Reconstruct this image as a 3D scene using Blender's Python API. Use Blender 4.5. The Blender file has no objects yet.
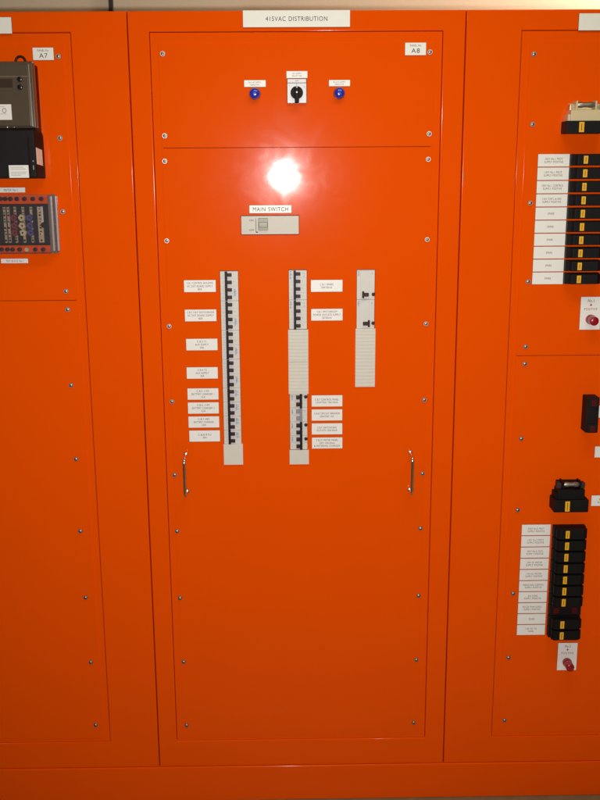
import bpy, bmesh, math, random
from mathutils import Vector, Matrix
random.seed(7)
S = bpy.context.scene
COL = S.collection
# ------------------------------------------------------------------ camera
FPX, PITCH, ROLL, YAW = 980.0, 0.23154, -0.00626, 0.01266
D, CX, H = 2.4531, -0.0295, 1.745           # distance to the switchboard front, lateral offset, eye height
def ray(px, py):
    x = (px-300)/FPX; y = (400-py)/FPX
    c, s = math.cos(ROLL), math.sin(ROLL)
    x, y = c*x - s*y, s*x + c*y
    F = math.cos(PITCH) + y*math.sin(PITCH); U = -math.sin(PITCH) + y*math.cos(PITCH)
    X = x*math.cos(YAW) + F*math.sin(YAW); Y = -x*math.sin(YAW) + F*math.cos(YAW)
    return X, Y, U
def P(px, py, d=0.0):
    """measured point of the photograph -> (x, z) in metres on the vertical plane d metres in front of the board"""
    X, Y, U = ray(px, py)
    return CX + X/Y*(D-d), H + U/Y*(D-d)
def R4(px0, py0, px1, py1, d=0.0):
    my = (py0+py1)/2; mx = (px0+px1)/2
    return P(px0, my, d)[0], P(px1, my, d)[0], P(mx, py1, d)[1], P(mx, py0, d)[1]   # x0,x1,z0,z1
cam = bpy.data.cameras.new('camera'); co = bpy.data.objects.new('camera', cam); COL.objects.link(co)
cr = Vector(ray(300+FPX, 400)) - Vector(ray(300, 400)); cf = Vector(ray(300, 400)); cu = cr.cross(cf)
m = Matrix((cr.normalized(), cu.normalized(), -cf.normalized())).transposed()
co.matrix_world = Matrix.Translation((CX, -D, H)) @ m.to_4x4()
cam.sensor_fit = 'VERTICAL'; cam.sensor_height = 36; cam.lens = FPX/800*36; cam.clip_end = 100; cam.clip_start = .05
S.camera = co
# ------------------------------------------------------------------ materials
M = {}
def mat(name, col, rough=.5, metal=0, coat=0, coat_r=.1, bump=0, bscale=300, var=0, vscale=8, spec=.5, emit=None):
    m = bpy.data.materials.new(name); m.use_nodes = True; nt = m.node_tree; b = nt.nodes['Principled BSDF']
    b.inputs['Base Color'].default_value = (*col, 1); b.inputs['Roughness'].default_value = rough
    b.inputs['Metallic'].default_value = metal; b.inputs['Coat Weight'].default_value = coat
    b.inputs['Coat Roughness'].default_value = coat_r; b.inputs['Specular IOR Level'].default_value = spec
    g = nt.nodes.new('ShaderNodeNewGeometry')
    if bump:
        n = nt.nodes.new('ShaderNodeTexNoise'); n.inputs['Scale'].default_value = bscale; n.inputs['Detail'].default_value = 3
        nt.links.new(g.outputs['Position'], n.inputs['Vector'])
        bp = nt.nodes.new('ShaderNodeBump'); bp.inputs['Strength'].default_value = 1; bp.inputs['Distance'].default_value = bump
        nt.links.new(n.outputs['Fac'], bp.inputs['Height'])
        nt.links.new(bp.outputs['Normal'], b.inputs['Normal'])
        if coat: nt.links.new(bp.outputs['Normal'], b.inputs['Coat Normal'])
    if var:
        n = nt.nodes.new('ShaderNodeTexNoise'); n.inputs['Scale'].default_value = vscale; n.inputs['Detail'].default_value = 6
        nt.links.new(g.outputs['Position'], n.inputs['Vector'])
        mx = nt.nodes.new('ShaderNodeMix'); mx.data_type = 'RGBA'
        mx.inputs['A'].default_value = (*[c*(1-var) for c in col], 1); mx.inputs['B'].default_value = (*[min(1, c*(1+var)) for c in col], 1)
        nt.links.new(n.outputs['Fac'], mx.inputs['Factor']); nt.links.new(mx.outputs['Result'], b.inputs['Base Color'])
    M[name] = m; return m
mat('orange_paint', (.84, .082, .0003), .165, 0, .19, .055, spec=.022, bump=.000010, bscale=420, var=.03, vscale=5)
nt = M['orange_paint'].node_tree; b = nt.nodes['Principled BSDF']          # wiped, smeary lacquer: gloss varies
n = nt.nodes.new('ShaderNodeTexNoise'); n.inputs['Scale'].default_value = 14; n.inputs['Detail'].default_value = 8; n.inputs['Distortion'].default_value = 1.2
gg = nt.nodes.new('ShaderNodeNewGeometry'); nt.links.new(gg.outputs['Position'], n.inputs['Vector'])
mr = nt.nodes.new('ShaderNodeMapRange'); mr.inputs['From Min'].default_value = .3; mr.inputs['From Max'].default_value = .75
mr.inputs['To Min'].default_value = .05; mr.inputs['To Max'].default_value = .11
nt.links.new(n.outputs['Fac'], mr.inputs['Value']); nt.links.new(mr.outputs['Result'], b.inputs['Coat Roughness'])
mat('plate_white', (.88, .84, .80), .38, bump=.00002, bscale=500, var=.03, vscale=40)
mat('plate_core', (.05, .04, .035), .6)
mat('ink', (.02, .014, .012), .7, spec=.2)
mat('ink_red', (.32, .05, .05), .7)
mat('ink_blue', (.13, .22, .50), .6)
mat('ink_grey', (.30, .28, .27), .6)
mat('breaker_grey', (.66, .63, .58), .45, var=.05, vscale=60)
mat('blank_grey', (.68, .63, .55), .5, var=.03, vscale=60)
mat('toggle_brown', (.035, .006, .005), .5, spec=.3)
mat('toggle_bar', (.006, .004, .009), .5, spec=.25)
mat('toggle_grey', (.26, .25, .26), .5)
mat('rocker', (.30, .27, .19), .4)
mat('switch_face', (.54, .48, .40), .42, var=.04, vscale=50)
mat('black_plastic', (.0045, .0035, .0035), .6, bump=.00008, bscale=250, spec=.22)
mat('black_gloss', (.010, .008, .009), .25)
mat('bakelite', (.0075, .0045, .0048), .6, bump=.0001, bscale=200, var=.3, vscale=30, spec=.22)
mat('meter_case', (.095, .068, .046), .22, coat=.4, coat_r=.08, var=.06, vscale=20)
mat('meter_edge', (.24, .17, .11), .25, coat=.4, coat_r=.08)
mat('meter_side', (.03, .006, .004), .5, spec=.2)
mat('display', (.055, .035, .025), .15)
mat('yellow_sticker', (.85, .42, .01), .5)
mat('cream_plastic', (.66, .52, .32), .4, var=.06, vscale=50)
mat('steel', (.45, .43, .40), .40, metal=1)
mat('chrome', (.85, .80, .74), .22, metal=1)
mat('brass', (.60, .47, .30), .35, metal=.5, var=.5, vscale=160)
mat('blue_lens', (.02, .035, .45), .18, coat=.8, coat_r=.12)
mat('red_plastic', (.30, .004, .010), .3, coat=.15, coat_r=.1)
mat('knob_red', (.20, .012, .02), .4); mat('knob_cream', (.60, .50, .28), .4); mat('knob_violet', (.07, .05, .20), .4)
mat('silver_face', (.72, .70, .74), .35)
mat('wall_paint', (.70, .61, .43), .8, bump=.0006, bscale=60, var=.04, vscale=3)
mat('dark_strip', (.03, .015, .014), .6)
mat('red_contact', (.07, .003, .004), .6, spec=.2)
mat('floor_vinyl', (.22, .16, .085), .55, bump=.0003, bscale=40, var=.35, vscale=18)
def clear(name, tint, frost, gl=.3):
    m = bpy.data.materials.new(name); m.use_nodes = True; nt = m.node_tree; nt.nodes.clear()
    o = nt.nodes.new('ShaderNodeOutputMaterial'); t = nt.nodes.new('ShaderNodeBsdfTransparent'); t.inputs['Color'].default_value = (*tint, 1)
    g = nt.nodes.new('ShaderNodeBsdfGlossy'); g.inputs['Roughness'].default_value = .12
    f = nt.nodes.new('ShaderNodeFresnel'); f.inputs['IOR'].default_value = 1.49
    d = nt.nodes.new('ShaderNodeBsdfDiffuse'); d.inputs['Color'].default_value = (.85, .80, .80, 1)
    a = nt.nodes.new('ShaderNodeMixShader'); a.inputs[0].default_value = frost
    c = nt.nodes.new('ShaderNodeMixShader')
    nt.links.new(t.outputs[0], a.inputs[1]); nt.links.new(d.outputs[0], a.inputs[2])
    nt.links.new(f.outputs[0], c.inputs[0]); nt.links.new(a.outputs[0], c.inputs[1]); nt.links.new(g.outputs[0], c.inputs[2])
    nt.links.new(c.outputs[0], o.inputs[0]); M[name] = m
clear('clear_cover', (.97, .95, .95), .02); clear('cover_edge', (.95, .93, .95), .18); clear('cover_glint_band', (.95, .93, .95), .38)
# ------------------------------------------------------------------ mesh helpers (all in world metres; d = how far in front of the board)
def box(bm, x0, x1, z0, z1, d0, d1, bev=0, seg=1, taper=0, mi=0):
    """d0 = rear, d1 = front; taper shrinks the front face"""
    vs = []
    for (d, t) in ((d0, 0), (d1, taper)):
        for (x, z) in ((x0+t, z0+t), (x1-t, z0+t), (x1-t, z1-t), (x0+t, z1-t)): vs.append(bm.verts.new((x, -d, z)))
    f = [bm.faces.new([vs[i] for i in q]) for q in ((3,2,1,0),(4,5,6,7),(0,1,5,4),(1,2,6,5),(2,3,7,6),(3,0,4,7))]
    for q in f: q.material_index = mi
    if bev:
        es = list({e for q in f for e in q.edges})
        bmesh.ops.bevel(bm, geom=es, offset=bev, segments=seg, profile=.5, affect='EDGES', clamp_overlap=True, material=-1)
    return f
def cyl(bm, x, z, d0, d1, r0, r1=None, n=24, dome=0, mi=0):
    """turned along the board's normal; dome adds rounded rings on the front"""
    r1 = r0 if r1 is None else r1
    prof = [(d0, r0), (d1, r1)]
    if dome:
        for k in range(1, 6):
            a = k/6*math.pi/2; prof.append((d1+dome*math.sin(a), r1*math.cos(a)))
    rings = [[bm.verts.new((x+r*math.cos(2*math.pi*i/n), -d, z+r*math.sin(2*math.pi*i/n))) for i in range(n)] for d, r in prof]
    fs = []
    for a, b in zip(rings, rings[1:]):
        for i in range(n): fs.append(bm.faces.new((a[i], a[(i+1)%n], b[(i+1)%n], b[i])))
    fs += [bm.faces.new(rings[0][::-1]), bm.faces.new(rings[-1])]
    for q in fs: q.material_index = mi
def star(bm, x, z, d0, d1, r, lobes=5, n=40):
    ph = random.uniform(0, 6); rings = []
    for d, k in ((d0, 1), (d1-.0015, .97), (d1, .85)):
        rings.append([bm.verts.new((x+r*k*(1+0.08*math.cos(lobes*a+ph))*math.cos(a), -d, z+r*k*(1+0.08*math.cos(lobes*a+ph))*math.sin(a))) for a in [2*math.pi*i/n for i in range(n)]])
    for a, b in zip(rings, rings[1:]):
        for i in range(n): bm.faces.new((a[i], a[(i+1)%n], b[(i+1)%n], b[i]))
    bm.faces.new(rings[0][::-1]); bm.faces.new(rings[-1])
def tube(bm, pts, r, n=12, ref=(1, 0, 0)):
    pts = [Vector(p) for p in pts]; rings = []
    ref = Vector(ref)
    for i, p in enumerate(pts):
        t = (pts[min(i+1, len(pts)-1)] - pts[max(i-1, 0)]).normalized()
        u = (ref - t*ref.dot(t)).normalized(); v = t.cross(u)
        rings.append([bm.verts.new(p + r*(u*math.cos(2*math.pi*k/n) + v*math.sin(2*math.pi*k/n))) for k in range(n)])
    for a, b in zip(rings, rings[1:]):
        for k in range(n): bm.faces.new((a[k], a[(k+1)%n], b[(k+1)%n], b[k]))
    bm.faces.new(rings[0][::-1]); bm.faces.new(rings[-1])
def sheet(bm, x0, x1, z0, z1, d0, d1, holes=(), bev=0, seg=2):
    """folded sheet with rectangular cut-outs"""
    xs = sorted({x0, x1, *[h[0] for h in holes], *[h[1] for h in holes]}); zs = sorted({z0, z1, *[h[2] for h in holes], *[h[3] for h in holes]})
    V = {}
    def v(i, j, d):
        if (i, j, d) not in V: V[(i, j, d)] = bm.verts.new((xs[i], -d, zs[j]))
        return V[(i, j, d)]
    def solid(i, j):
        if i < 0 or j < 0 or i >= len(xs)-1 or j >= len(zs)-1: return False
        cx, cz = (xs[i]+xs[i+1])/2, (zs[j]+zs[j+1])/2
        return not any(h[0] < cx < h[1] and h[2] < cz < h[3] for h in holes)
    for i in range(len(xs)-1):
        for j in range(len(zs)-1):
            if not solid(i, j): continue
            bm.faces.new((v(i,j,d1), v(i+1,j,d1), v(i+1,j+1,d1), v(i,j+1,d1)))
            bm.faces.new((v(i,j+1,d0), v(i+1,j+1,d0), v(i+1,j,d0), v(i,j,d0)))
            for (di, dj, a, b) in ((-1,0,(i,j+1),(i,j)), (1,0,(i+1,j),(i+1,j+1)), (0,-1,(i,j),(i+1,j)), (0,1,(i+1,j+1),(i,j+1))):
                if not solid(i+di, j+dj): bm.faces.new((v(*a,d1), v(*a,d0), v(*b,d0), v(*b,d1)))
    bmesh.ops.recalc_face_normals(bm, faces=bm.faces)
    if bev:
        es = [e for e in bm.edges if len(e.link_faces) == 2 and e.calc_face_angle(0) > .7 and all(abs(q.co.y + d1) < 1e-6 for q in e.verts)]
        bmesh.ops.bevel(bm, geom=es, offset=bev, segments=seg, profile=.5, affect='EDGES')
WO = {}
def link(name, bm, mats, parent=None, label=None, smooth=35):
    me = bpy.data.meshes.new(name)
    bmesh.ops.recalc_face_normals(bm, faces=bm.faces)
    cs = [v.co for v in bm.verts]
    o0 = Vector((sum((min(c[i] for c in cs), max(c[i] for c in cs)))/2 for i in range(3)))
    bmesh.ops.translate(bm, verts=bm.verts, vec=-o0); bm.to_mesh(me); bm.free()
    for q in (mats if isinstance(mats, (list, tuple)) else [mats]): me.materials.append(M[q])
    for q in me.polygons: q.use_smooth = True
    me.set_sharp_from_angle(angle=math.radians(smooth))
    o = bpy.data.objects.new(name, me); COL.objects.link(o)
    wn = o.modifiers.new('weighted_normal', 'WEIGHTED_NORMAL'); wn.keep_sharp = True; wn.weight = 100
    if parent: o.parent = parent; o.location = o0 - WO[parent]
    else: o.location = o0
    WO[o] = o0
    if label: o['label'] = label
    return o
def empty(name, loc, label, cat, group=None):
    o = bpy.data.objects.new(name, None); COL.objects.link(o); o.location = loc; WO[o] = Vector(loc); o.empty_display_size = .1
    o['label'] = label; o['category'] = cat
    if group: o['group'] = group
    return o
DG = None
def text_into(bm, s, cx, cz, h, d, w=None, space=1.12, rot=0, maxw=None):
    cu_ = bpy.data.curves.new('t', 'FONT'); cu_.body = s; cu_.space_character = space; cu_.space_word = 1.2; cu_.offset = .0
    cu_.resolution_u = 3
    ob = bpy.data.objects.new('t', cu_); COL.objects.link(ob)
    dg = bpy.context.evaluated_depsgraph_get(); me = bpy.data.meshes.new_from_object(ob.evaluated_get(dg))
    bpy.data.objects.remove(ob); bpy.data.curves.remove(cu_)
    if not me.vertices: return
    xs = [v.co.x for v in me.vertices]; x0, x1 = min(xs), max(xs); sc = h/.70
    sx = sc if w is None else w/(x1-x0)
    if maxw and (x1-x0)*sx > maxw: sx = maxw/(x1-x0)
    c, sn = math.cos(rot), math.sin(rot)
    for v in me.vertices:
        x = (v.co.x-(x0+x1)/2)*sx; z = (v.co.y-.35)*sc
        v.co = (cx + c*x - sn*z, -d, cz + sn*x + c*z)
    bm.from_mesh(me); bpy.data.meshes.remove(me)
# ------------------------------------------------------------------ the room
def struct(name, bm, m):
    o = link(name, bm, m); o['kind'] = 'structure'; return o
bm = bmesh.new(); box(bm, -5, 5, -.1, 0, -3, 5); struct('floor', bm, 'floor_vinyl')
WY = .95
bm = bmesh.new(); box(bm, -5, 5, 0, 3.2, -WY-.1, -WY); struct('wall', bm, 'wall_paint')
wx0, wx1 = P(109.2, 5, -WY)[0], P(113.6, 5, -WY)[0]
bm = bmesh.new(); box(bm, wx0, wx1, 0, 3.2, -WY, -WY+.012, .002)
o = link('wall_batten', bm, 'dark_strip'); o['label'] = 'thin dark upright strip on the beige wall, seen above the left orange cubicle'; o['category'] = 'batten'
# ------------------------------------------------------------------ cubicles
ZB, ZT = None, None
xs0 = -.4; ZT = P(300, 10.3)[1]; ZB = P(300, 764.8)[1]
g = .0010
grp = 'orange switchboard cubicles bolted side by side'
centre = empty('switchboard_cubicle', (0, 0, ZB), 'orange switchboard cubicle with the 415VAC DISTRIBUTION nameplate, between its two neighbours', 'switchboard', grp)
left = empty('switchboard_cubicle', (-.8, 0, ZB), 'orange cubicle with the A7 plate, a grey energy meter and a clear covered test block', 'switchboard', grp)
right = empty('switchboard_cubicle', (.8, 0, ZB), 'orange cubicle with stacks of black fuse holders and red test posts', 'switchboard', grp)
bm = bmesh.new(); box(bm, -1.2, 1.2, 0.0, ZB-.0018, -.6, .0015, .003, 3)
o = link('plinth', bm, 'orange_paint'); o['label'] = 'long orange steel plinth on the floor under the three cubicles'; o['category'] = 'plinth'
def screw_mesh():
    bm = bmesh.new(); cyl(bm, 0, 0, 0, .0012, .0062, .0058, 20); cyl(bm, 0, 0, .0012, .0030, .0046, .0042, 20, dome=.0016)
    bmesh.ops.recalc_face_normals(bm, faces=bm.faces)
    # cross recess
    box(bm, -.0026, .0026, -.0005, .0005, .0040, .00475, mi=1); box(bm, -.0005, .0005, -.0026, .0026, .0040, .00476, mi=1)
    me = bpy.data.meshes.new('screw'); bm.to_mesh(me); bm.free(); me.materials.append(M['steel']); me.materials.append(M['ink'])
    for q in me.polygons: q.use_smooth = True
    me.set_sharp_from_angle(angle=.6); return me
SM = screw_mesh()
def screw(px, py, parent):
    x, z = P(px, py); o = bpy.data.objects.new('screw', SM); COL.objects.link(o); o.parent = parent
    o.location = Vector((x, .001, z)) - WO[parent]; o.rotation_euler.y = random.uniform(0, 1.5); WO[o] = Vector((x, .001, z))
def cubicle(root, x0, x1, dx0, dx1, dz0, dz1, zsplit, holes, mt, ms, mb):
    bm = bmesh.new(); sheet(bm, x0+g, x1-g, ZB, ZT, -.09, 0, [(dx0, dx1, dz0, dz1)], .0028, 3); link('front_frame', bm, 'orange_paint', root)
    bm = bmesh.new(); box(bm, x0+g, x1-g, ZB, ZT, -.6, -.0905); link('enclosure', bm, 'orange_paint', root)
    gp = .0011
    bm = bmesh.new(); sheet(bm, dx0+gp, dx1-gp, dz0+gp, dz1-gp, -.02, -.0030, [(dx0+.0225, dx1-.0225, dz0+.022, dz1-.029)], .001, 2)
    link('door_surround', bm, 'orange_paint', root)
    for (a, b) in ((dz0+mb, zsplit-.0006), (zsplit+.0006, dz1-mt)):
        hs = [h for h in holes if a < h[2] < b]
        bm = bmesh.new(); sheet(bm, dx0+ms, dx1-ms, a, b, -.0032, -.0012, hs, .0003, 1); link('cover_plate', bm, 'orange_paint', root)
dzt, dzb = P(300, 31.3)[1], P(300, 739.5)[1]
# cut-outs of the middle door
def col_rect(pt, pb, w):        # straight vertical column from its photographed left edge points
    xa = P(*pt)[0]; xb = P(*pb)[0]; x = (xa+xb)/2; return x, x+w, P(*pb)[1], P(*pt)[1]
PITCHP = .01868
c1 = col_rect((219.8, 270.8), (223.6, 444.3), .0465)
c2 = col_rect((288.4, 269.8), (290, 450), .0465)
c3 = col_rect((356.6, 269.6), (356.4, 329.6), .0465)
sw = R4(240.6, 215.3, 299.4, 235)
holes = [c1, c2, c3, sw]
cubicle(centre, -.4, .4, P(150.5, 60)[0]*.5 + P(176.3, 735)[0]*.5, P(442.8, 60)[0]*.5+P(424.9, 733)[0]*.5, dzb, dzt, P(296, 147.3)[1], holes, .026, .0195, .013)
ldx = (P(71.6, 50)[0]+P(109.8, 735)[0])/2; rdx = (P(520.5, 60)[0]+P(491.9, 733)[0])/2
cubicle(left, -1.2, -.4, -1.2+(-.4-ldx), ldx, dzb, dzt, P(35, 300.7)[1], [], .026, .0195, .013)
cubicle(right, .4, 1.2, rdx, 1.2-(rdx-.4), dzb, dzt, P(560, 355.5)[1], [], .026, .0195, .013)
for p_ in ((162.6,53.7),(164.7,135.8),(164.7,161.2),(166.8,240.8),(169.2,326.3),(172,401.6),(174.6,475),(177,531.3),(180,598.3),(183.7,662),(186.7,725.4),
           (430,52),(429.2,133.8),(428.3,159.3),(427.2,239.5),(426,323.8),(424.3,400),(422.6,473.7),(420.6,528.5),(418.6,595.8),(416.4,660),(413.7,722.8)): screw(*p_, centre)
for p_ in ((58.3,56.3),(60,138.1),(62.8,211.7),(66,291.3),(67.6,309.6),(71,385.4),(76,459.2),(80.4,531.2),(85.6,597.7),(90.8,662.3),(95.6,725.2)): screw(*p_, left)
for p_ in ((534,54),(532.6,124.2),(530.3,203),(528.2,281.7),(525.7,346.7),(525,363.9),(521.4,438.7),(517.8,510.2),(513.2,593.6),(508.6,657.8),(504.7,720.3)): screw(*p_, right)
# ------------------------------------------------------------------ nameplates
def plate(root, rect, lines, label=None, th=.0016, w=None, name='name_plate', d0=-.0012, face='plate_white', ink='ink'):
    x0, x1, z0, z1 = rect
    bm = bmesh.new(); box(bm, x0, x1, z0, z1, d0, d0+th*.65, mi=1); box(bm, x0+.0004, x1-.0004, z0+.0004, z1-.0004, d0+th*.6, d0+th, .0002)
    o = link(name, bm, [face, 'plate_core'], root, label)
    if lines:
        bm = bmesh.new(); hh = z1-z0; cx = (x0+x1)/2
        for (s, cy, h, ww) in lines:      # centre height and cap height as shares of the plate, width share (None: natural)
            text_into(bm, s, cx, z0+cy*hh, h*hh, d0+th+.0001, w=(ww*(x1-x0) if ww else None), maxw=.94*(x1-x0))
        link('lettering', bm, ink, o)
    return o
def eq(rect, w=None, h=None):            # same nominal size for plates of one kind
    x0, x1, z0, z1 = rect; cx, cz = (x0+x1)/2, (z0+z1)/2
    if w: x0, x1 = cx-w/2, cx+w/2
    if h: z0, z1 = cz-h/2, cz+h/2
    return x0, x1, z0, z1
plate(centre, R4(242.8, 10.2, 350.1, 27.4), [('415VAC DISTRIBUTION', .5, .27, .575)], 'white nameplate reading 415VAC DISTRIBUTION', th=.003, d0=0)
plate(left, (P(-95, 25)[0], P(12, 25)[0], *R4(-40, 17.3, 12, 34)[2:]), [], 'blank end of a white title plate', th=.003, d0=0)
plate(right, (P(578.4, 22)[0], P(686, 22)[0], *R4(578, 13.3, 620, 30.6)[2:]), [], 'blank end of a white title plate', th=.003, d0=0)
plate(centre, R4(404.9, 42.5, 426.2, 55.4), [('PANEL No', .77, .16, .52), ('A8', .37, .36, .40)], 'small white plate reading PANEL No A8', th=.002)
plate(left, R4(32.7, 47.5, 53.8, 60.3), [('PANEL No', .77, .16, .52), ('A7', .37, .36, .40)], 'small white plate reading PANEL No A7', th=.002)
plate(centre, R4(249.3, 205.1, 291.6, 213.2), [('MAIN SWITCH', .5, .52, .83)], 'white plate reading MAIN SWITCH')
plate(centre, R4(244, 80, 265.9, 87.1), [('No.1 AC SUPPLY', .68, .22, .58), ('HEALTHY', .32, .22, .42)], 'small white plate above the left blue lamp')
plate(centre, R4(328.8, 79.8, 350.2, 86.4), [('No.2 AC SUPPLY', .68, .22, .58), ('HEALTHY', .32, .22, .42)], 'small white plate above the right blue lamp')
plate(centre, R4(286.3, 70.9, 307.6, 78.3), [('AC SUPPLY', .66, .20, .42), ('SELECT SW', .33, .20, .46)], 'small white plate above the selector switch')
T3 = lambda a, b, c, wa, wb, wc=.13: [(a, .76, .165, wa), (b, .50, .165, wb), (c, .25, .165, wc)]
Wl, Hl = .080, .0305
def lab(x0, y0, x1, y1, lines, label): plate(centre, eq(R4(x0, y0, x1, y1), Wl, Hl), lines, label)
lab(183.6, 279.9, 216.2, 292.3, T3('C.B.1 CONTROL BUILDING', 'AC DIST BOARD SUPPLY', '80A', .82, .80), 'white plate reading C.B.1 CONTROL BUILDING')
lab(184.5, 309.1, 216.8, 321.7, T3('C.B.2 11KV SWITCHROOM', 'AC DIST BOARD SUPPLY', '80A', .84, .82), 'white plate reading C.B.2 11KV SWITCHROOM')
lab(186, 338.2, 217.7, 350.9, T3('C.B.3 T1', 'AUX SUPPLY', '20A', .29, .42), 'white plate reading C.B.3 T1 AUX SUPPLY')
lab(186.3, 366.9, 218.2, 379, T3('C.B.4 T2', 'AUX SUPPLY', '20A', .29, .42), 'white plate reading C.B.4 T2 AUX SUPPLY')
lab(187, 388, 219, 400, T3('C.B.5 110V', 'BATTERY CHARGER 1', '32A', .40, .72), 'white plate reading C.B.5 BATTERY CHARGER 1')
lab(187.5, 402, 219.3, 414, T3('C.B.6 110V', 'BATTERY CHARGER 2', '32A', .40, .72), 'white plate reading C.B.6 BATTERY CHARGER 2')
lab(188.2, 416, 219.6, 428, T3('C.B.7 48V', 'BATTERY CHARGER', '32A', .37, .64), 'white plate reading C.B.7 BATTERY CHARGER')
lab(189, 430, 220.3, 442, [('C.B.8 RTU', .62, .165, .42), ('20A', .38, .165, .13)], 'white plate reading C.B.8 RTU')
lab(310.6, 279.7, 342.8, 292, [('C.B.1 SPARE', .62, .165, .42), ('10A/30mA', .38, .165, .34)], 'white plate reading C.B.1 SPARE')
lab(310.8, 308.4, 343, 321, T3('C.B.2 SWITCHROOM', 'POWER OUTLETS SUPPLY', '20/30mA', .64, .86, .30), 'white plate reading POWER OUTLETS SUPPLY')
lab(311, 394.9, 343, 406.9, [('C.B.7 CONTROL PANEL', .62, .165, .76), ('LIGHTING 10A/30mA', .38, .165, .70)], 'white plate reading CONTROL PANEL LIGHTING')
lab(311, 408.9, 342.9, 421, [('C.B.8 CIRCUIT BREAKER', .64, .165, .82), ('HEATERS 10A', .38, .165, .44)], 'white plate reading CIRCUIT BREAKER HEATERS')
lab(311.1, 422.9, 342.9, 434.8, [('C.B.9 SWITCHYARD', .62, .165, .62), ('OUTLETS 20A/30mA', .38, .165, .66)], 'white plate reading SWITCHYARD OUTLETS')
lab(311.3, 436.9, 343, 449, T3('C.B.10 METER PANEL', 'GPO 10A/30mA', '& METERING CHARGER', .72, .50, .84), 'white plate reading METER PANEL GPO')
# ------------------------------------------------------------------ circuit breakers
def breaker(x0, x1, zt, poles, kind, label=None):
    """one DIN breaker group whose nose shows in the cut-out; zt = top"""
    z1 = zt-.0002; z0 = zt-poles*PITCHP+.0002; w = x1-x0; f = -.0042
    bm = bmesh.new(); box(bm, x0+.0008, x1-.0008, z0, z1, -.062, f, .0005)
    if kind == 'large': box(bm, x0+.3*w, x0+.62*w, z0+.001, z1-.001, f-.001, f+.0008, .0004)
    o = link('circuit_breaker', bm, 'breaker_grey', centre, label)
    bm = bmesh.new()
    if kind in ('comb', 'flip', 'grey'):
        if kind == 'comb': b0, b1, t0, t1 = x0+.27*w, x0+.40*w, x0+.38*w, x0+.64*w
        else: b0, b1, t0, t1 = x0+.56*w, x0+.70*w, x0+.36*w, x0+.60*w
        box(bm, b0, b1, z0+.0008, z1-.0008, f-.003, f+.0085, .0006, mi=1)
        for k in range(poles):
            zc = zt-(k+.5)*PITCHP; hh = .0042 if kind == 'comb' else .0048
            box(bm, t0, t1, zc-hh, zc+hh, f-.003, f+.0075, .0009, 2)
        link('toggle', bm, ['toggle_grey', 'toggle_grey'] if kind == 'grey' else ['toggle_brown', 'toggle_bar'], o)
    else:
        left_ = kind == 'large_left'
    return o, (x0, x1, z0, z1, f)
def marks(o, geo, poles, bx, btop, blen, line=True):
    x0, x1, z0, z1, f = geo; w = x1-x0
    bm = bmesh.new(); n = max(3, int(blen/.0024))
    for k in range(n):                                      # tiny upright manufacturer print
        z = btop-k*blen/n; h_ = random.uniform(.0009, .0017)
        a = x0+bx*w+random.uniform(-.0003, .0003)
        box(bm, a, a+random.uniform(.0028, .0042), z-h_, z, f-.0005, f+.0002)
    for k in range(n-1):
        z = btop-k*blen/n-.0006
        if k % 3: box(bm, x0+.83*w-.001, x0+.83*w+.0018, z-.0009, z, f-.0005, f+.0002)
    link('marking', bm, 'ink_blue', o)
    if line:
        bm = bmesh.new()
        for k in range(1, poles): box(bm, x0+.0012, x1-.0012, z1-k*PITCHP-.00015, z1-k*PITCHP+.00015, f-.0005, f+.00015)
        for k in range(poles):
            zc = z1-(k+.5)*PITCHP
            box(bm, x0+.10*w, x0+.20*w, zc-.0022, zc-.0016, f-.0005, f+.00016); box(bm, x0+.12*w, x0+.17*w, zc+.002, zc+.0026, f-.0005, f+.00016)
            box(bm, x0+.70*w, x0+.80*w, zc+.0014, zc+.002, f-.0005, f+.00016)
        link('print', bm, 'ink_grey', o)
z = c1[3]-.0012; names = ['topmost four pole breaker', 'second four pole breaker', 'third four pole breaker', 'fourth four pole breaker']
for i, n_ in enumerate((4, 4, 4, 4, 2, 2, 2, 2)):
    o, ge = breaker(c1[0], c1[1], z, n_, 'comb'); marks(o, ge, n_, .74 if n_ > 2 else .70, z-(.046 if n_ > 2 else .006), .017)
    if n_ == 2 or n_ == 4:
        pass
    z -= n_*PITCHP
z = c2[3]-.0012
for n_ in (4, 4):
    o, ge = breaker(c2[0], c2[1], z, n_, 'comb'); marks(o, ge, n_, .07, z-.003, .02); z -= n_*PITCHP
def button(o, x, z, f, r=.0046, m_='toggle_brown'):
    bm = bmesh.new(); cyl(bm, x, z, f-.002, f+.003, r, r*.9, 16, dome=.0008); link('test_button', bm, m_, o)
z = c2[2]+8*PITCHP
for i in range(4):
    o, ge = breaker(c2[0], c2[1], z, 2, 'grey' if i == 1 else 'flip', 'breaker with grey toggles' if i == 1 else None)
    marks(o, ge, 2, .10, z-.004, .014)
    if i != 1: button(o, c2[1]-.0048, z-.0085, ge[4])
    z -= 2*PITCHP
z = c3[3]-.001
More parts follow.
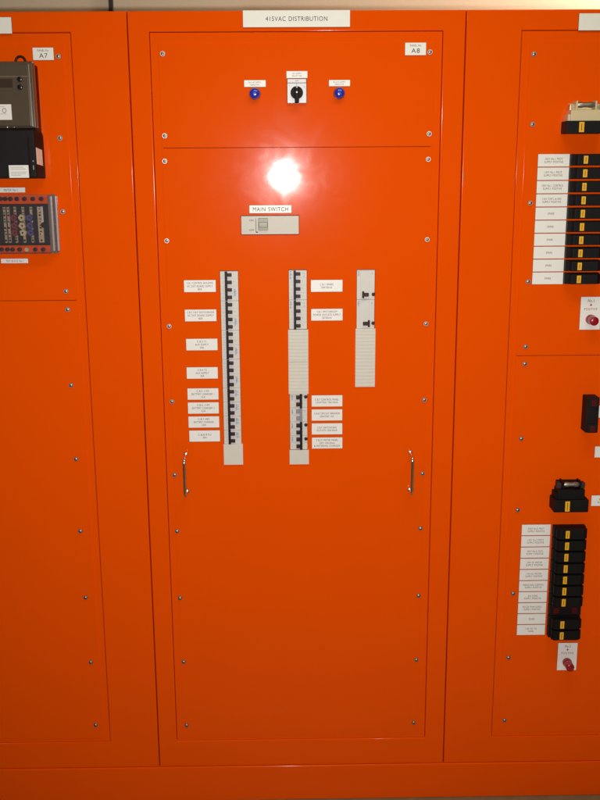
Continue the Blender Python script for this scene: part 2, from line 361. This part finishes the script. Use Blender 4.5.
for i in range(2):
    H_ = 4*PITCHP; zt = z; x0, x1 = c3[0], c3[1]; f = -.0042; z0 = zt-H_+.0004
    bm = bmesh.new(); box(bm, x0+.0008, x1-.0008, z0, zt-.0002, -.062, f, .0005)
    box(bm, x0+.20*(x1-x0), x0+.70*(x1-x0), z0+.001, zt-.0015, f-.001, f+.0009, .0005)
    o = link('earth_leakage_breaker', bm, 'breaker_grey', centre, 'upper earth leakage breaker' if i == 0 else 'lower earth leakage breaker')
    marks(o, (x0, x1, z0, zt, f), 4, .08, zt-.004, .013, False)
    zc = zt-(.062 if i == 0 else .0605); w = x1-x0; s = 1 if i else -1
    bm = bmesh.new(); cx = x0+.52*w
    xa = cx+s*.005
    box(bm, min(xa, xa+s*.005), max(xa, xa+s*.005), zc-.0085, zc+.0085, f, f+.010, .0008)
    box(bm, cx-.0075, cx+.0065, zc-.0045, zc+.0045, f, f+.009, .001)
    link('toggle', bm, 'toggle_brown', o); button(o, x1-.0038, zc+.0005, f, .0048)
    z -= H_
def blank(x0, x1, z0, z1, label=None, rib=.0089):
    bm = bmesh.new(); box(bm, x0, x1, z0, z1, -.0014, .0022, .0007, 2)
    k = z1-rib/2
    while k > z0+.002:
        box(bm, x0+.0006, x1-.0006, k-.0022, k+.0022, .0018, .0028, .0006); k -= rib
    link('blank_cover', bm, 'blank_grey', centre, label)
blank(c1[0]-.0008, c1[1]+.0028, P(233, 464.6)[1], c1[2]+.001, 'plain blank below the long breaker column', rib=10)
za, zb = c2[3]-.0012-8*PITCHP, c2[2]+8*PITCHP
blank(c2[0]-.0022, c2[1]+.0024, (za+zb)/2+.0003, za, rib=.0089); blank(c2[0]-.0022, c2[1]+.0024, zb+.0002, (za+zb)/2-.0001, rib=.0089)
blank(c2[0]-.0012, c2[1]+.0026, P(300, 464.2)[1], c2[2]+.0004, rib=10)
blank(c3[0]-.0022, c3[1]+.0022, P(366, 386.8)[1], max(c3[2], c3[3]-8*PITCHP)+.0006, 'ribbed blank cover under the two earth leakage breakers')
# ------------------------------------------------------------------ main switch
x0, x1, z0, z1 = sw; w, h = x1-x0, z1-z0
bm = bmesh.new(); box(bm, x0+.0012, x1-.0012, z0+.0012, z1-.0012, -.06, -.0035, .0008)
o = link('main_switch', bm, 'switch_face', centre)
bm = bmesh.new(); xr0, xr1 = x0+.30*w, x0+.465*w
box(bm, xr0, xr1, z0+.24*h, z1-.14*h, -.006, .002, .001); box(bm, xr0+.001, xr1-.001, z0+.38*h, z0+.66*h, .0015, .0075, .0016, 2)
for k in range(5): box(bm, xr0+.0015, xr1-.0015, z1-.18*h-k*.0017, z1-.18*h-k*.0017+.0007, .0015, .0028)
link('rocker', bm, 'rocker', o)
bm = bmesh.new(); f = -.0034
text_into(bm, 'ON', x0+.185*w, z0+.75*h, .0045, f); text_into(bm, 'OFF', x0+.185*w, z0+.25*h, .0045, f)
box(bm, x0+.255*w, x0+.262*w, z0+.14*h, z1-.16*h, f-.001, f); box(bm, x0+.26*w, x0+.29*w, z0+.12*h, z0+.17*h, f-.001, f)
link('lettering', bm, 'ink', o)
# ------------------------------------------------------------------ pilot lamps and selector
for (px, py, lb) in ((254.7, 93.6, 'left blue pilot lamp'), (339.4, 93.1, 'right blue pilot lamp')):
    x, z = P(px, py, .006); r = .0140
    bm = bmesh.new(); cyl(bm, x, z, -.0012, .006, r, r*.97, 40, dome=0)
    cyl(bm, x, z, .006, .0085, r*.97, r*.92, 40); o = link('pilot_lamp', bm, 'black_gloss', centre, lb)
    bm = bmesh.new(); cyl(bm, x, z, .0082, .011, r*.90, r*.88, 40, dome=.007); link('lens', bm, 'blue_lens', o)
x0, x1, z0, z1 = R4(287.1, 78.7, 306.8, 103.3, .004); h = z1-z0; w = x1-x0
bm = bmesh.new(); box(bm, x0, x1, z0, z1, -.0012, .0035, .0005, mi=1); box(bm, x0+.0007, x1-.0012, z0+.0007, z0+.815*h, .003, .0065, .0008, 2)
box(bm, x0+.001, x1-.0015, z0+.835*h, z1-.0007, .003, .0065, .0006)
o = link('selector_switch', bm, ['silver_face', 'black_gloss'], centre, 'white faced selector switch with black rotary knob')
kx, kz = x0+.49*w, z0+.43*h
bm = bmesh.new(); cyl(bm, kx, kz, .006, .016, .0152, .0143, 40); box(bm, kx-.0052, kx+.0052, z0-.0002, kz+.013, .010, .024, .0022, 3)
k = link('knob', bm, 'black_plastic', o)
bm = bmesh.new(); box(bm, kx-.0018, kx+.0018, kz+.0105, kz+.0125, .0235, .0243); cyl(bm, kx, kz, .0235, .0243, .0022, .002, 12); link('knob_mark', bm, 'silver_face', o)
bm = bmesh.new(); text_into(bm, '0', x0+.49*w, z0+.765*h, .0032, .0066); text_into(bm, '1', x0+.13*w, z0+.73*h, .0034, .0066); text_into(bm, '2', x0+.87*w, z0+.66*h, .0034, .0066)
text_into(bm, 'OFF', x0+.5*w, z0+.915*h, .0030, .0066, w=.008)
link('lettering', bm, 'ink', o)
# ------------------------------------------------------------------ handles
def handle(pt, pb, side):
    (xa, za), (xb, zb) = P(*pt), P(*pb); x = (xa+xb)/2; r = .0042; dep = .046; rr = .012
    pts = [(x, .003, za), (x, -dep+rr, za)]
    for k in range(1, 7): a = k/6*math.pi/2; pts.append((x, -dep+rr-rr*math.sin(a), za-rr+rr*math.cos(a)))
    for k in range(0, 7): a = k/6*math.pi/2; pts.append((x, -dep+rr-rr*math.cos(a), zb+rr-rr*math.sin(a)))
    pts.append((x, .003, zb))
    bm = bmesh.new(); tube(bm, pts, r, 14)
    for z_ in (za, zb): cyl(bm, x, z_, -.0012, .0025, .0068, .006, 20)
    link('handle', bm, 'chrome', centre, side)
handle((185.6, 454.6), (187.2, 491.6), 'left chrome pull handle'); handle((410.3, 452.6), (409.9, 489.8), 'right chrome pull handle')
# ------------------------------------------------------------------ right cubicle
def fuse(root, x0, z1, w, h, dep, label=None, carrier=True, sticker=True, cx_s=.36):
    """bakelite fuse holder: base on the panel, withdrawable carrier in front with chamfered grip ends"""
    z0 = z1-h
    bm = bmesh.new(); box(bm, x0, x0+w, z0, z1, -.0012, dep*.45, .001)
    for xx in (x0+.004, x0+w-.012): cyl(bm, xx+.004, (z0+z1)/2, dep*.44, dep*.5, .0035, .0035, 12)
    o = link('fuse_holder', bm, 'bakelite', root, label)
    if carrier:
        bm = bmesh.new(); y0, y1 = dep*.40, dep; c = .007
        prof = [(x0+.006, y0), (x0+.004, y1-c), (x0+.004+c, y1), (x0+w-.004-c, y1), (x0+w-.001, y1-c), (x0+w-.006, y0)]
        rings = [[bm.verts.new((a, -b_, zz)) for a, b_ in prof] for zz in (z0+.0015, z1-.0015)]
        bm.faces.new(rings[0]); bm.faces.new(rings[1][::-1])
        for i in range(6): bm.faces.new((rings[0][i], rings[0][(i+1)%6], rings[1][(i+1)%6], rings[1][i]))
        bmesh.ops.bevel(bm, geom=list(bm.edges), offset=.0011, segments=2, affect='EDGES', profile=.5)
        for k in range(3): box(bm, x0+.012+k*.0035, x0+.0135+k*.0035, z0+.004, z1-.004, y1-.001, y1+.0006)
        c_ = link('fuse_carrier', bm, 'black_plastic', o)
        if sticker:
            sx = x0+cx_s*w; bm = bmesh.new(); sw_ = .0052; box(bm, sx-sw_, sx+sw_, z0+.0045, z1-.0045, y1-.0002, y1+.0004, mi=0)
            box(bm, sx-.0006, sx+.0006, z0+.008, z1-.008, y1+.0003, y1+.0006, mi=1); link('sticker', bm, ['yellow_sticker', 'ink'], o)
    else:
        for xx in (x0+.010, x0+w-.026):
            bm = bmesh.new(); box(bm, xx, xx+.016, z0+.006, z1-.006, dep*.44, dep*.52, .001); link('contact', bm, 'red_contact', o)
    return o
# upper bank
bx0 = (P(568.9, 160, 0)[0]+P(564.6, 278, 0)[0])/2
zt, zb = P(585, 153.6, 0)[1], P(580, 284.6, 0)[1]; ph = (zt-zb)/10
lx0, lx1 = (P(537, 160)[0]+P(533, 278)[0])/2, (P(568.8, 160)[0]+P(564.1, 278)[0])/2
SP = 'SUPPLY POSITIVE'
tx = [('33KV No.1 PROT', SP), ('11KV No.1 PROT', SP), ('33KV No.1 CONTROL', SP), ('11KV CNTL & IND', SP)] + [('SPARE',)]*6
nth = ['topmost', 'second', 'third', 'fourth', 'fifth', 'sixth', 'seventh', 'eighth', 'ninth', 'lowest']
def strip(lx0, lx1, zt, ph, tx, shift=0, bank=''):
    for i, t in enumerate(tx):
        z1 = zt-i*ph; s = shift*i
        L = [(t[0], .5, .17, .20)] if len(t) == 1 else [(t[0], .62, .17, min(.9, len(t[0])*.040)), (t[1], .38, .17, .58 if len(t[1]) > 9 else .20)]
        plate(right, (lx0+s, lx1+s, z1-ph+.0012, z1-.0003), L, 'white plate reading %s, %s of the %s bank' % (' '.join(t), nth[i], bank))
strip(lx0, lx1, zt, ph, tx, bank='upper')
for i in range(10): fuse(right, bx0-.001, zt-i*ph-.001, .086, ph-.0045, .036, 'black fuse holder, %s of the upper bank' % nth[i], cx_s=.34)
# lower bank
zt2, zb2 = P(540, 524.3)[1], P(530, 635.4)[1]; ph2 = (zt2-zb2)/10
lx0, lx1 = (P(522.5, 530)[0]+P(516, 628)[0])/2, (P(551.6, 530)[0]+P(544.2, 628)[0])/2
tx = [('33KV No.2 PROT', SP), ('11KV No.2 PROT', SP), ('33KV No.2 CNTL', SP), ('33KV DC MOTOR', SP), ('11KV DC MOTOR', SP), ('INDICATION CONTROL', SP),
      ('BUS ZONE', SP), ('MOTOR PUMP SUPPLY', SP), ('SPARE',), ('110V DC TO', 'PANEL')]
strip(lx0, lx1, zt2, ph2, tx, bank='lower')
bx1 = (P(553, 530)[0]+P(546, 628)[0])/2
for i in range(10): fuse(right, bx1, zt2-i*ph2-.0006, .085, ph2-.0022, .038, 'black fuse holder, %s of the lower bank' % nth[i] if i != 7 else 'empty black fuse base with red contacts, its carrier pulled out', carrier=i != 7, cx_s=.36)
# open fuse holder units
def open_fuse(x0, z0, w, hb, ht, dep, cream, label):
    """black grip block below, a housing above it whose two posts carry the cartridge"""
    z1 = z0+hb; body = 'cream_plastic' if cream else 'black_plastic'
    bm = bmesh.new(); box(bm, x0, x0+w, z0, z1, -.0012, dep, .002, 2); o = link('open_fuse_holder', bm, 'black_plastic', right, label)
    bm = bmesh.new(); sx = x0+.385*w; box(bm, sx-.006, sx+.006, z0+.003, z1-.003, dep-.0003, dep+.0004); box(bm, sx-.0007, sx+.0007, z0+.007, z1-.007, dep+.0003, dep+.0006, mi=1)
    link('sticker', bm, ['yellow_sticker', 'ink'], o)
    bm = bmesh.new(); a, b_ = x0+.12*w, x0+.90*w; hs = ht*.55
    box(bm, a, b_, z1-.001, z1+hs, -.0012, dep*.82, .0015, 2)
    box(bm, a-.006, a+.008, z1-.001, z1+hs*.6, -.0012, dep*.72, .0012)
    for xx in (a+.16*(b_-a), a+.80*(b_-a)): box(bm, xx, xx+.0045, z1+hs-.001, z1+ht, .004, dep*.80, .001)
    box(bm, a+.04*(b_-a), b_-.04*(b_-a), z1+hs-.001, z1+ht*.9, -.001, .006, .001)
    link('housing', bm, body, o)
    bm = bmesh.new(); zc = z1+ht*.80; r = .0068; p0, p1 = a+.20*(b_-a), a+.81*(b_-a); n = 20
    prof = [(p0, .0050), (p0+.006, r), (p0+.014, r), (p0+.0145, r*.84), (p1-.0145, r*.84), (p1-.014, r), (p1-.006, r), (p1, .0050)]
    rings = [[bm.verts.new((xx, -(dep*.62)+rr*math.cos(2*math.pi*k/n), zc+rr*math.sin(2*math.pi*k/n))) for k in range(n)] for xx, rr in prof]
    for q, s_ in zip(rings, rings[1:]):
        for k in range(n): bm.faces.new((q[k], q[(k+1)%n], s_[(k+1)%n], s_[k]))
    bm.faces.new(rings[0]); bm.faces.new(rings[-1]); link('fuse_cartridge', bm, 'steel', o)
    bm = bmesh.new()
    for xx in (a-.002+.03*(b_-a), b_-.12*(b_-a)): box(bm, xx, xx+.012, z1+hs-.001, z1+ht*.86, .006, dep*.55, .002, 2)
    link('terminal', bm, 'brass' if cream else 'dark_strip', o)
u = R4(566.8, 120.6, 600, 133.4, .05); open_fuse(u[0], u[2], .092, u[3]-u[2], .046, .05, True, 'cream and black open fuse holder at the top')
u = R4(555.3, 501, 590, 512.6, .048); open_fuse(u[0]-.003, u[2], .090, u[3]-u[2]+.002, .046, .048, False, 'black open fuse holder with a bare silver cartridge')
u = R4(581.6, 394.2, 594.8, 428.9, 0)
bm = bmesh.new(); box(bm, u[0], u[1]-.002, u[2], u[3], -.0012, .040, .002, 2)
for zz in (u[2], u[3]-.026): box(bm, u[0]+.004, u[1]-.004, zz+.001, zz+.025, .039, .0455, .002, 2)
o = link('fuse_base', bm, 'bakelite', right, 'upright black fuse base with two red contacts')
for zz in (u[2]+.004, u[3]-.021):
    bm = bmesh.new(); box(bm, u[0]+.010, u[1]-.010, zz, zz+.016, .045, .0462, .0006); link('contact', bm, 'red_contact', o)
for (a, t, lb) in (((598.7, 405.3, 631, 417.6), ('SPARE', 'FUSE'), 'white plate beside the upright fuse base'), ((594.6, 446.2, 627, 457.4), ('No.1 DC', SP), 'white plate under the upright fuse base'),
               ((591.2, 495.2, 623, 505.9), ('110V DC', SP), 'white plate beside the open fuse holder')):
    plate(right, R4(*a), [(t[0], .64, .18, .5), (t[1], .36, .18, .6)], lb)
def post(rect, px, py, dpx, num, lb):
    x0, x1, z0, z1 = rect; o = plate(right, rect, [('No.%d' % num, .88, .095, .30)], lb, name='terminal_plate')
    bm = bmesh.new(); h = z1-z0; cx = (x0+x1)/2
    text_into(bm, 'POSITIVE', cx, z0+.63*h, .0062, .0006, w=.62*(x1-x0)); box(bm, cx-.0032, cx+.0032, z0+.755*h-.001, z0+.755*h+.001, -.001, .0007); box(bm, cx-.001, cx+.001, z0+.755*h-.0032, z0+.755*h+.0032, -.001, .0008)
    link('lettering', bm, 'ink_red', o)
    x, z = P(px, py, 0)
    bm = bmesh.new(); cyl(bm, x, z, 0, .010, .0125, .0125, 28); cyl(bm, x, z, .010, .014, .0105, .0095, 28); cyl(bm, x, z, .014, .034, .0118, .0112, 28, dome=.004)
    link('terminal_post', bm, 'red_plastic', right, 'red terminal post on plate No.%d' % num)
x0, x1, z0, z1 = R4(580, 296.7, 601.5, 329.8); post((x0, x0+.053, z0, z1), 590.3, 319.3, 0, 1, 'white plate reading No.1 + POSITIVE')
x0, x1, z0, z1 = R4(557.4, 642.8, 577, 670.2); post((x0, x1, z0, z1), 566.8, 661.8, 0, 2, 'white plate reading No.2 + POSITIVE')
# ------------------------------------------------------------------ left cubicle: energy meter
fx = .055
x1 = P(39.3, 95, 0)[0]; x0 = x1-.175; z1 = P(30, 66, 0)[1]; z0 = P(30, 129, 0.02)[1]
bm = bmesh.new(); box(bm, x0, x1, z0-.05, z1, -.0012, .040, .002)
o = link('energy_meter', bm, 'meter_side', left, 'grey brown electronic energy meter')
fr = R4(0, 61.2, 34.2, 128.2, fx); X1 = fr[1]; Z0, Z1 = fr[2], fr[3]; X0 = X1-.168
bm = bmesh.new(); box(bm, X0, X1, Z0, Z1, .028, fx-.004, .004, 3); box(bm, X0+.006, X1-.010, Z0+.004, Z1-.006, fx-.006, fx, .003, 3)
mc = link('meter_cover', bm, 'meter_case', o)
bm = bmesh.new(); box(bm, X1-.0105, X1-.0075, Z0+.004, Z1-.006, fx-.006, fx+.001, .001, 2); box(bm, X0+.01, X1-.012, Z1-.0345, Z1-.033, fx-.002, fx+.0006)
link('cover_rim', bm, 'meter_edge', o)
bm = bmesh.new(); a = R4(-40, 79, 12.6, 87.6, fx); box(bm, a[0], a[1], a[2], a[3], fx-.001, fx+.0006, .0003); link('display', bm, 'display', o)
for (px, py) in ((19.3, 79), (19.6, 87)):
    x, z = P(px, py, fx+.004); bm = bmesh.new(); cyl(bm, x, z, fx-.001, fx+.004, .0062, .0055, 20, dome=.001); link('button', bm, 'black_gloss', o)
def sticker(rect, d, parent, rows, name='sticker', ring=False):
    x0, x1, z0, z1 = rect; bm = bmesh.new(); box(bm, x0, x1, z0, z1, d-.0003, d+.0003); s = link(name, bm, 'plate_white', parent)
    bm = bmesh.new(); w = x1-x0; h = z1-z0
    for k, (c0, c1_, t) in enumerate(rows):
        zc = z1-h*t; x = x0+c0*w
        while x < x0+c1_*w:
            l = random.uniform(.0012, .0034); box(bm, x, min(x+l, x0+c1_*w), zc-.0006, zc+.0006, d+.0001, d+.0004); x += l+.0008
    if ring:
        cx, cz = x0+.80*w, z0+.60*h
        for k in range(16):
            a = k/16*2*math.pi; box(bm, cx+.0042*math.cos(a)-.0009, cx+.0042*math.cos(a)+.0009, cz+.0048*math.sin(a)-.0009, cz+.0048*math.sin(a)+.0009, d+.0001, d+.00042+k*1e-6)
    link('print', bm, 'ink_grey', parent)
sticker(R4(-24, 104.4, 11.6, 119.9, fx+.0004), fx+.0004, o, [(.1, .8, .15), (.1, .68, .38), (.1, .68, .45), (.1, .85, .62), (.1, .5, .8)], ring=True)
fc = .072                                                       # terminal cover, tapering towards the front
a = R4(0, 128.4, 35.4, 179, fc); rb = P(45.2, 165, 0)[0]
bm = bmesh.new()
rear = [(X0-.008, a[2]-.0), (rb, a[2]-.0), (rb, a[3]-.014), (rb-.008, a[3]+.004), (X0, a[3]+.004)]
q0 = a[1]; front = [(X0-.004, a[2]+.003), (q0, a[2]+.003), (q0, a[3]-.012), (q0-.004, a[3]-.003), (X0+.002, a[3]-.003)]
A_ = [bm.verts.new((x, .0012, z)) for x, z in rear]; A2 = [bm.verts.new((x, -.022, z)) for x, z in rear]; B_ = [bm.verts.new((x, -fc, z)) for x, z in front]
bm.faces.new(A_[::-1]); bm.faces.new(B_)
for u_, v_ in ((A_, A2), (A2, B_)):
    for i in range(5): bm.faces.new((u_[i], u_[(i+1)%5], v_[(i+1)%5], v_[i]))
bmesh.ops.bevel(bm, geom=list(bm.edges), offset=.003, segments=3, affect='EDGES', profile=.5, clamp_overlap=True)
box(bm, q0-.0165, q0-.0135, a[2]+.01, a[3]-.02, fc-.002, fc+.0022, .001)
link('terminal_cover', bm, 'bakelite', o)
sticker(R4(9.1, 165.2, 28.8, 177.8, fc+.0004), fc+.0006, o, [(.1, .75, .16), (.1, .85, .30), (.1, .9, .55), (.1, .86, .68), (.1, .6, .8)])
# sticker on the cover's sloping side face
sa = Vector((q0, -fc, 0)); sb = Vector((rb, -.022, 0)); dv = (sb-sa); nn = Vector((-dv.y, dv.x, 0)).normalized(); nn = nn if nn.x > 0 else -nn
zt_, zb_ = P(41, 149, .04)[1], P(41, 165, .04)[1]
bm = bmesh.new()
vs = []
for t_, z_ in ((.12, zb_+.002), (.94, zb_-.002), (.94, zt_-.002), (.12, zt_+.003)):
    for off in (.0002, .0009):
        p = sa+dv*t_+nn*off; vs.append(bm.verts.new((p.x, p.y, z_)))
for q in ((0,2,4,6), (1,3,5,7), (0,1,3,2), (2,3,5,4), (4,5,7,6), (6,7,1,0)): bm.faces.new([vs[i] for i in q])
link('sticker', bm, 'plate_white', o)
bm = bmesh.new()
for (px, py, r) in ((7.3, 127.3, .003), (14.3, 127.3, .0022)):
    x, z = P(px, py, fx); cyl(bm, x, z, fx-.012, fx+.002, r, r*.8, 12, dome=.001)
link('seal_screw', bm, 'steel', o)
x, z = P(20.5, 61.5, .03); bm = bmesh.new(); tube(bm, [(x+.0115*math.cos(t*math.pi/10), -.03, z-.002+.013*math.sin(t*math.pi/10)) for t in range(11)], .003, 10, (0, 1, 0))
link('hanging_loop', bm, 'meter_side', o)
bm = bmesh.new(); x, z = P(34.3, 157, fc*.8)
for (px, py) in ((33.3, 161), (33.6, 167.5)):
    x, z = P(px, py, fc); box(bm, x-.0012, x+.0012, z-(.002 if py < 165 else .005), z+(.002 if py < 165 else .005), fc-.001, fc+.0006)
link('seal_tag', bm, 'toggle_grey', o)
plate(left, R4(-4, 187.4, 25.4, 192.7), [('METER No.1', .5, .42, .46)], 'white plate reading METER No.1')
plate(left, R4(.9, 258.5, 28.3, 263.4), [('TEST BLOCK No.1', .5, .42, .62)], 'white plate reading TEST BLOCK No.1')
# test block
dd = .026
fr = R4(-10, 204, 48.6, 245.4, .012); X0t, X1t, Z0t, Z1t = fr[1]-.165, fr[1], fr[2], fr[3]
bm = bmesh.new(); sheet(bm, X0t, X1t, Z0t, Z1t, -.0012, .018, [(X0t+.006, X1t-.006, Z0t+.004, Z1t-.004)], .0008, 2); box(bm, X0t+.005, X1t-.005, Z0t+.003, Z1t-.003, -.001, .006)
tb = link('test_block', bm, 'bakelite', left, 'test terminal block with brass links under a clear cover')
for k, (px, kn) in enumerate(((-14, None), (-8, None), (5, None), (8.9, None), (15.6, 'knob_red'), (23.6, 'knob_cream'), (31.6, 'knob_violet'), (40.5, 'wide'))):
    x = P(px, 225, .012)[0]; wd = .0034 if kn != 'wide' else .0070
    bm = bmesh.new(); box(bm, x-wd, x+wd, Z0t+.006, Z1t-.006, .005, .011, .001)
    for q in range(6):
        zq = Z0t+.012+q*(Z1t-Z0t-.024)/5
        cyl(bm, x+random.uniform(-.0006, .0006), zq, .010, .0135, .0026, .0022, 12, mi=1 if q % 2 else 2)
        if random.random() < .7: box(bm, x-.0022, x+.0022, zq+.005, zq+.0075, .0105, .0125, .0004, mi=2)
    link('link_bar', bm, ['brass', 'chrome', 'bakelite'], tb)
    if kn and kn.startswith('knob'):
        bm = bmesh.new(); zm = (Z0t+Z1t)/2
        for q, o_ in enumerate((.017, -.002, -.019)): star(bm, x-.002+random.uniform(-.001,.001), zm+o_, .010, .019, .0088); cyl(bm, x-.002, zm+o_, .019, .0205, .0022, .0020, 12, mi=1)
        link('link_knob', bm, [kn, 'bakelite'], tb, kn.split('_')[1]+' link knobs')
bm = bmesh.new(); x, z = P(43.8, 225, .016); cyl(bm, x, z, .005, .020, .0072, .0066, 20); link('knob', bm, 'black_gloss', tb)
bm = bmesh.new()
x = P(42.6, 217, .01)[0]; box(bm, x-.0012, x+.0022, Z0t+.05, Z1t-.006, .010, .0125, .0006); link('scale_strip', bm, 'silver_face', tb)
for row, ps in ((199.0, (-8, 0, 4.7, 9.9, 16.4, 24, 32.4, 40.8)), (249.6, (-8, 1.2, 7, 12.2, 19.3, 26.8, 35, 42.9))):
    for i, px in enumerate(ps):
        x, z = P(px, row, .005); bm = bmesh.new(); cyl(bm, x, z, -.0012, .007, .0056, .0050, 18); cyl(bm, x, z, .007, .0082, .0030, .0030, 10)
        link('terminal', bm, 'cream_plastic' if i == 5 and row > 230 else 'black_gloss', tb)
cv = R4(-10, 195, 49.5, 253.8, dd); cb = P(57.2, 225, 0)[0]; CX0 = cv[1]-.178
bm = bmesh.new(); t = .002
box(bm, CX0, cv[1], cv[2], cv[3], dd-t, dd, .0006, mi=0)
link('clear_cover', bm, 'clear_cover', tb)
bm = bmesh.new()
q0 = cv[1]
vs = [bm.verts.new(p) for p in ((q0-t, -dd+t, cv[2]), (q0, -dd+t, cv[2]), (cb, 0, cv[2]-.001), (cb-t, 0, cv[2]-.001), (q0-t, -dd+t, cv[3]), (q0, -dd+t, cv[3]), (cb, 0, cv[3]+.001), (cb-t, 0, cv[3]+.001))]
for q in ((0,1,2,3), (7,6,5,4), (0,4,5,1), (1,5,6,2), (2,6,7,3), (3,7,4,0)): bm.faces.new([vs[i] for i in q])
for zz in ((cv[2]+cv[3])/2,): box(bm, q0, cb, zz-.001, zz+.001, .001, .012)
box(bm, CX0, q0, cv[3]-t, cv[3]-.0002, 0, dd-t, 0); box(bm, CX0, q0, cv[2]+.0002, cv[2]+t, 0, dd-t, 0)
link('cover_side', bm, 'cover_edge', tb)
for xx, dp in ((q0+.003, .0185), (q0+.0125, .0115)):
    bm = bmesh.new(); box(bm, xx-.0002, xx+.0052, cv[2]+.005, cv[3]-.003, .0005, dp, .0018, 3); link('cover_glint_band', bm, 'cover_glint_band', tb)  # milky bands modelled in place of reflections on the clear cover's side
# ------------------------------------------------------------------ light
W = bpy.data.worlds.new('World'); S.world = W; W.use_nodes = True
W.node_tree.nodes['Background'].inputs[0].default_value = (.9, .75, .6, 1); W.node_tree.nodes['Background'].inputs[1].default_value = .035
def lamp(kind, name, loc, energy, col, **kw):
    l = bpy.data.lights.new(name, kind); l.energy = energy; l.color = col
    for k, v in kw.items(): setattr(l, k, v)
    o = bpy.data.objects.new(name, l); COL.objects.link(o); o.location = loc; return o
fl = lamp('SPOT', 'camera_flash', (CX-.008, -D, H-.030), 174, (1, .96, .95), spot_size=math.radians(92), spot_blend=1.0, shadow_soft_size=.018)
fl.rotation_euler = (Vector((0, 0, 1.12)) - fl.location).to_track_quat('-Z', 'Y').to_euler()
c_ = lamp('AREA', 'ceiling_light', (.3, -1.1, 2.95), 13, (.95, 1, .58), shape='RECTANGLE', size=1.4, size_y=.5)
c2_ = lamp('AREA', 'ceiling_light_behind', (1.9, .45, 2.95), 100, (1, .93, .78), shape='RECTANGLE', size=.9, size_y=.3)
# ------------------------------------------------------------------ render
S.render.engine = 'CYCLES'; S.cycles.caustics_reflective = False; S.cycles.caustics_refractive = False; S.render.resolution_x = 768; S.render.resolution_y = 1024
vs_ = S.view_settings; vs_.view_transform = 'Standard'; vs_.look = 'None'; vs_.exposure = 0; vs_.gamma = 1
